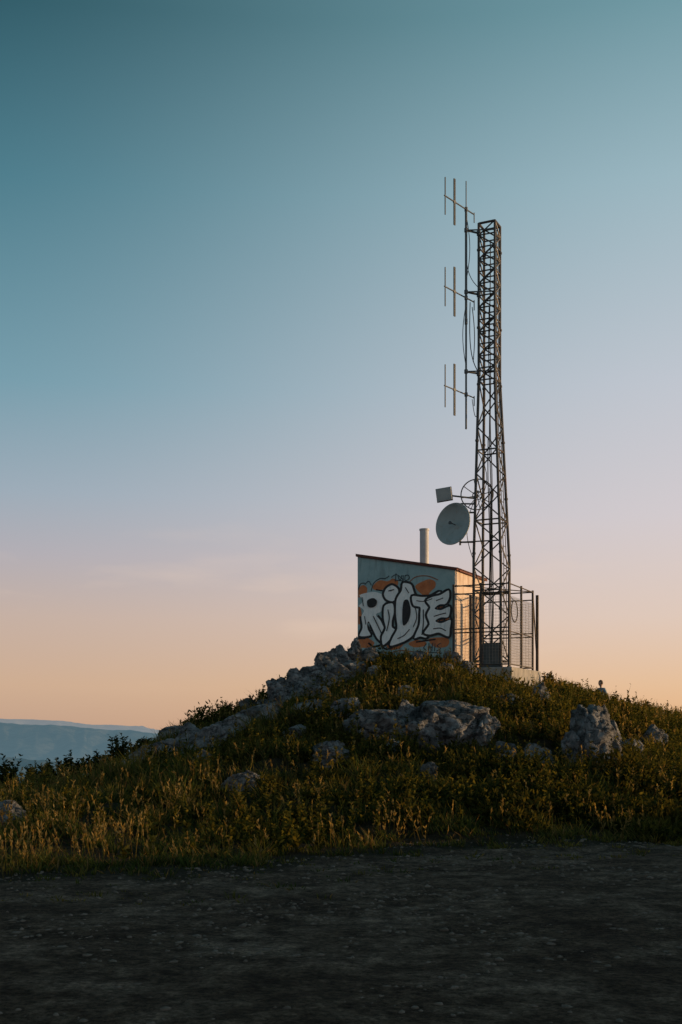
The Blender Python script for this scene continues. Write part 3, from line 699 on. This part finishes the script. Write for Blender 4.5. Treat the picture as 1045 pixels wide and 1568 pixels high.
# gravel
def gravel():
    bm=bmesh.new(); bmesh.ops.create_icosphere(bm,subdivisions=1,radius=1); tv=np.array([v.co[:] for v in bm.verts]); tf=np.array([[v.index for v in f.verts] for f in bm.faces]); bm.free()
    n=40000; y=np.sqrt(rng.uniform(16,17.5**2,n)); x=rng.uniform(-1,1,n)*(.36*y+1.0)
    keep=(y<edge(x)+1.2)&(rng.random(n)<.3+1.8*fbm(x*.9,y*.9,3,51)); x,y=x[keep],y[keep]; n=len(x)
    s=.004+.032*rng.random(n)**6; sc=s[:,None]*rng.uniform(.7,1.5,(n,3)); sc[:,2]*=.6
    V=tv[None]*sc[:,None,:]*rng.uniform(.7,1.25,(n,len(tv),1)); a=rng.uniform(0,6.28,n); c,s_=np.cos(a)[:,None],np.sin(a)[:,None]
    V2=V.copy(); V2[:,:,0]=V[:,:,0]*c-V[:,:,1]*s_; V2[:,:,1]=V[:,:,0]*s_+V[:,:,1]*c
    V2+=np.stack([x,y,H(x,y)-s*.15],-1)[:,None,:]
    T=(tf[None]+(np.arange(n)*len(tv))[:,None,None]).reshape(-1,3)
    fast_mesh('gravel',V2.reshape(-1,3),None,T,simple('gravel_stone',(.07,.052,.04),(.20,.16,.13),3,.9,0,0))
gravel()
# ---------------------------------------------------------------- person walking behind the crest
def person():
    px_,py_=10.06,44.0; g=h1(px_,py_)
    root=empty('walking_person')
    shirt=simple('blue_shirt',(.12,.20,.29),(.16,.26,.35),8,.9,0,0); trs=simple('dark_trousers',(.03,.035,.045),(.05,.055,.07),8,.9,0,0)
    skn=simple('skin',(.36,.21,.15),(.42,.26,.19),8,.6,0,0); hair=simple('dark_hair',(.02,.014,.01),(.04,.028,.02),20,.7,0,0); shoe=simple('shoe',(.04,.04,.04),(.07,.07,.07),8,.7,0,0)
    def mk(name,v,e,r,mat):
        me=bpy.data.meshes.new(name); me.from_pydata(v,e,[]); o=bpy.data.objects.new(name,me); scene.collection.objects.link(o); o.parent=root
        md=o.modifiers.new('skin','SKIN'); md.use_smooth_shade=True
        sv=me.skin_vertices[0].data
        for i,rr in enumerate(r): sv[i].radius=rr if isinstance(rr,tuple) else (rr,rr); sv[i].use_root=(i==0)
        b=o.modifiers.new('sub','SUBSURF'); b.levels=2; b.render_levels=2; me.materials.append(mat); return o
    mk('trousers',[(0,0,.93),(.09,0,.88),(.10,-.10,.50),(.10,-.06,.10),(-.09,0,.88),(-.10,.10,.50),(-.10,.24,.12),(0,0,1.02)],[(0,1),(1,2),(2,3),(0,4),(4,5),(5,6),(0,7)],[(.15,.11),.09,.065,.05,.09,.065,.05,(.15,.10)],trs)
    mk('shirt',[(0,0,1.02),(0,0,1.18),(0,-.01,1.36),(0,-.01,1.45),(.17,0,1.41),(.23,.07,1.16),(.22,-.02,.95),(-.17,0,1.41),(-.23,-.07,1.16),(-.22,-.16,.97)],[(0,1),(1,2),(2,3),(2,4),(4,5),(5,6),(2,7),(7,8),(8,9)],[(.15,.10),(.14,.10),(.17,.11),(.07,.06),.065,.048,.04,.065,.048,.04],shirt)
    mk('neck',[(0,-.01,1.46),(0,-.02,1.56)],[(0,1)],[.055,.052],skn)
    for s,(hx,hy,hz) in ((1,(.22,-.02,.95)),(-1,(-.22,-.16,.97))):
        v=[(hx,hy,hz),(hx,hy-.02,hz-.08)];e=[(0,1)];r=[(.028,.02),(.035,.018)]
        for i,(o_,l) in enumerate(((-.028,.065),(-.010,.075),(.010,.07),(.027,.055))):
            k=len(v); v+=[(hx,hy-.02+o_,hz-.10),(hx-.008*s,hy-.02+o_*1.1,hz-.10-l*.5),(hx-.022*s,hy-.02+o_*1.1,hz-.10-l)]; e+=[(1,k),(k,k+1),(k+1,k+2)]; r+=[.010,.009,.008]
        k=len(v); v+=[(hx-.01*s,hy-.055,hz-.05),(hx-.02*s,hy-.075,hz-.09)]; e+=[(0,k),(k,k+1)]; r+=[.011,.009]
        mk('hand',v,e,r,skn)
    for x,y,z in((.10,-.06,.0),(-.10,.24,.03)):
        mk('shoe',[(x,y+.04,z+.06),(x,y-.06,z+.055),(x,y-.17,z+.04)],[(0,1),(1,2)],[(.045,.05),(.045,.045),(.04,.03)],shoe)
    bm=bmesh.new(); bmesh.ops.create_uvsphere(bm,u_segments=24,v_segments=18,radius=1)
    for v in bm.verts:
        c=v.co; c.x*=.076*(1-.12*max(0,-c.z)); c.y*=.095; c.z*=.118
        if c.y<-.06 and abs(c.x)<.018 and -.035<c.z<.015: c.y-=.02
        if c.y<-.05 and .01<c.z<.03 and .018<abs(c.x)<.05: c.y+=.01
        if c.y<-.06 and abs(c.x)<.03 and -.062<c.z<-.05: c.y+=.006
    me=bpy.data.meshes.new('head'); bm.to_mesh(me); bm.free(); o=bpy.data.objects.new('head',me); scene.collection.objects.link(o); o.parent=root; o.location=(0,-.03,1.64); me.materials.append(skn)
    for p in me.polygons: p.use_smooth=True
    for s in(-1,1):
        mk('ear',[(.078*s,-.02,1.615),(.084*s,-.012,1.65)],[(0,1)],[.010,.014],skn)
    bm=bmesh.new(); bmesh.ops.create_uvsphere(bm,u_segments=24,v_segments=18,radius=1)
    bmesh.ops.delete(bm,geom=[v for v in bm.verts if v.co.z<-.35 or (v.co.y<-.55 and v.co.z<.45)],context='VERTS')
    for v in bm.verts: v.co.x*=.083;v.co.y*=.102;v.co.z*=.126; v.co*=1+.05*noise.noise(v.co*40)
    me=bpy.data.meshes.new('hair'); bm.to_mesh(me); bm.free(); o=bpy.data.objects.new('hair',me); scene.collection.objects.link(o); o.parent=root; o.location=(0,-.025,1.645); me.materials.append(hair)
    root.location=(px_,py_,g); root.rotation_euler=(0,0,math.radians(-60))
person()
# ---------------------------------------------------------------- world, sun, camera
SE=math.radians(7.5); saz=math.radians(80)
w=bpy.data.worlds.new('World'); scene.world=w; w.use_nodes=True; nt=w.node_tree; nt.nodes.clear(); L=nt.links.new
tc=N(nt,'ShaderNodeTexCoord'); nm=N(nt,'ShaderNodeVectorMath',operation='NORMALIZE'); L(tc.outputs['Generated'],nm.inputs[0])
sp=N(nt,'ShaderNodeSeparateXYZ'); L(nm.outputs[0],sp.inputs[0])
def S(l): return [(p,srgb(*c)) for p,c in l]
rl=ramp(nt,sp.outputs['Z'],S([(0,(194,160,138)),(.04,(206,172,146)),(.097,(198,175,163)),(.15,(178,173,180)),(.20,(156,171,184)),(.286,(116,156,171)),(.426,(72,122,137)),(.53,(38,84,96)),(1,(20,50,60))]))
rr=ramp(nt,sp.outputs['Z'],S([(0,(228,176,128)),(.04,(230,190,154)),(.097,(224,200,186)),(.181,(212,203,206)),(.286,(194,199,208)),(.426,(158,185,195)),(.53,(114,155,165)),(1,(50,95,110))]))
mr=N(nt,'ShaderNodeMapRange',interpolation_type='SMOOTHSTEP'); mr.inputs['From Min'].default_value=-.34; mr.inputs['From Max'].default_value=.34; L(sp.outputs['X'],mr.inputs['Value'])
mx=N(nt,'ShaderNodeMixRGB'); L(mr.outputs[0],mx.inputs['Fac']); L(rl.outputs[0],mx.inputs['Color1']); L(rr.outputs[0],mx.inputs['Color2'])
mp=N(nt,'ShaderNodeMapping'); mp.inputs['Scale'].default_value=(3,3,14); L(nm.outputs[0],mp.inputs['Vector'])
nz=N(nt,'ShaderNodeTexNoise',Scale=2.2,Detail=6,Roughness=.5); L(mp.outputs[0],nz.inputs['Vector'])
cr_=ramp(nt,nz.outputs['Fac'],[(.58,(0,0,0)),(.78,(.25,.25,.25))])
band=ramp(nt,sp.outputs['Z'],[(.02,(0,0,0)),(.12,(1,1,1)),(.2,(0,0,0))])
mm=N(nt,'ShaderNodeMixRGB',blend_type='MULTIPLY'); mm.inputs['Fac'].default_value=1; L(cr_.outputs[0],mm.inputs['Color1']); L(band.outputs[0],mm.inputs['Color2'])
mc=N(nt,'ShaderNodeMixRGB'); L(mm.outputs[0],mc.inputs['Fac']); L(mx.outputs[0],mc.inputs['Color1']); mc.inputs['Color2'].default_value=srgb(245,215,190)
b1=N(nt,'ShaderNodeBackground'); b1.inputs['Strength'].default_value=.96; L(mc.outputs[0],b1.inputs['Color'])
sk=N(nt,'ShaderNodeTexSky',sky_type='NISHITA'); sk.sun_disc=False; sk.sun_elevation=SE; sk.sun_rotation=saz
b2=N(nt,'ShaderNodeBackground'); b2.inputs['Strength'].default_value=.008; L(sk.outputs[0],b2.inputs['Color'])
ad=N(nt,'ShaderNodeAddShader'); L(b1.outputs[0],ad.inputs[0]); L(b2.outputs[0],ad.inputs[1])
wo=N(nt,'ShaderNodeOutputWorld'); L(ad.outputs[0],wo.inputs['Surface'])
sd=Vector((math.sin(saz)*math.cos(SE),math.cos(saz)*math.cos(SE),math.sin(SE)))
sun=bpy.data.lights.new('sun','SUN'); sun.energy=5.0; sun.angle=math.radians(.8); sun.color=(1,.62,.30)
so=bpy.data.objects.new('sun',sun); scene.collection.objects.link(so); so.rotation_euler=sd.to_track_quat('Z','Y').to_euler(); so.location=(30,30,30)
ZK,ZX,ZY=1.0,522.5,784
cam=bpy.data.cameras.new('camera'); cam.sensor_fit='VERTICAL'; cam.sensor_height=36; cam.lens=40*ZK; cam.shift_y=(1120-ZY)/1568*ZK; cam.shift_x=(ZX-522.5)/1568*ZK; cam.clip_end=60000; cam.clip_start=.1
co=bpy.data.objects.new('camera',cam); scene.collection.objects.link(co); co.location=(0,0,1.6); co.rotation_euler=(math.pi/2,0,0)
scene.camera=co
scene.view_settings.view_transform='Standard'; scene.view_settings.look='None'; scene.view_settings.exposure=0
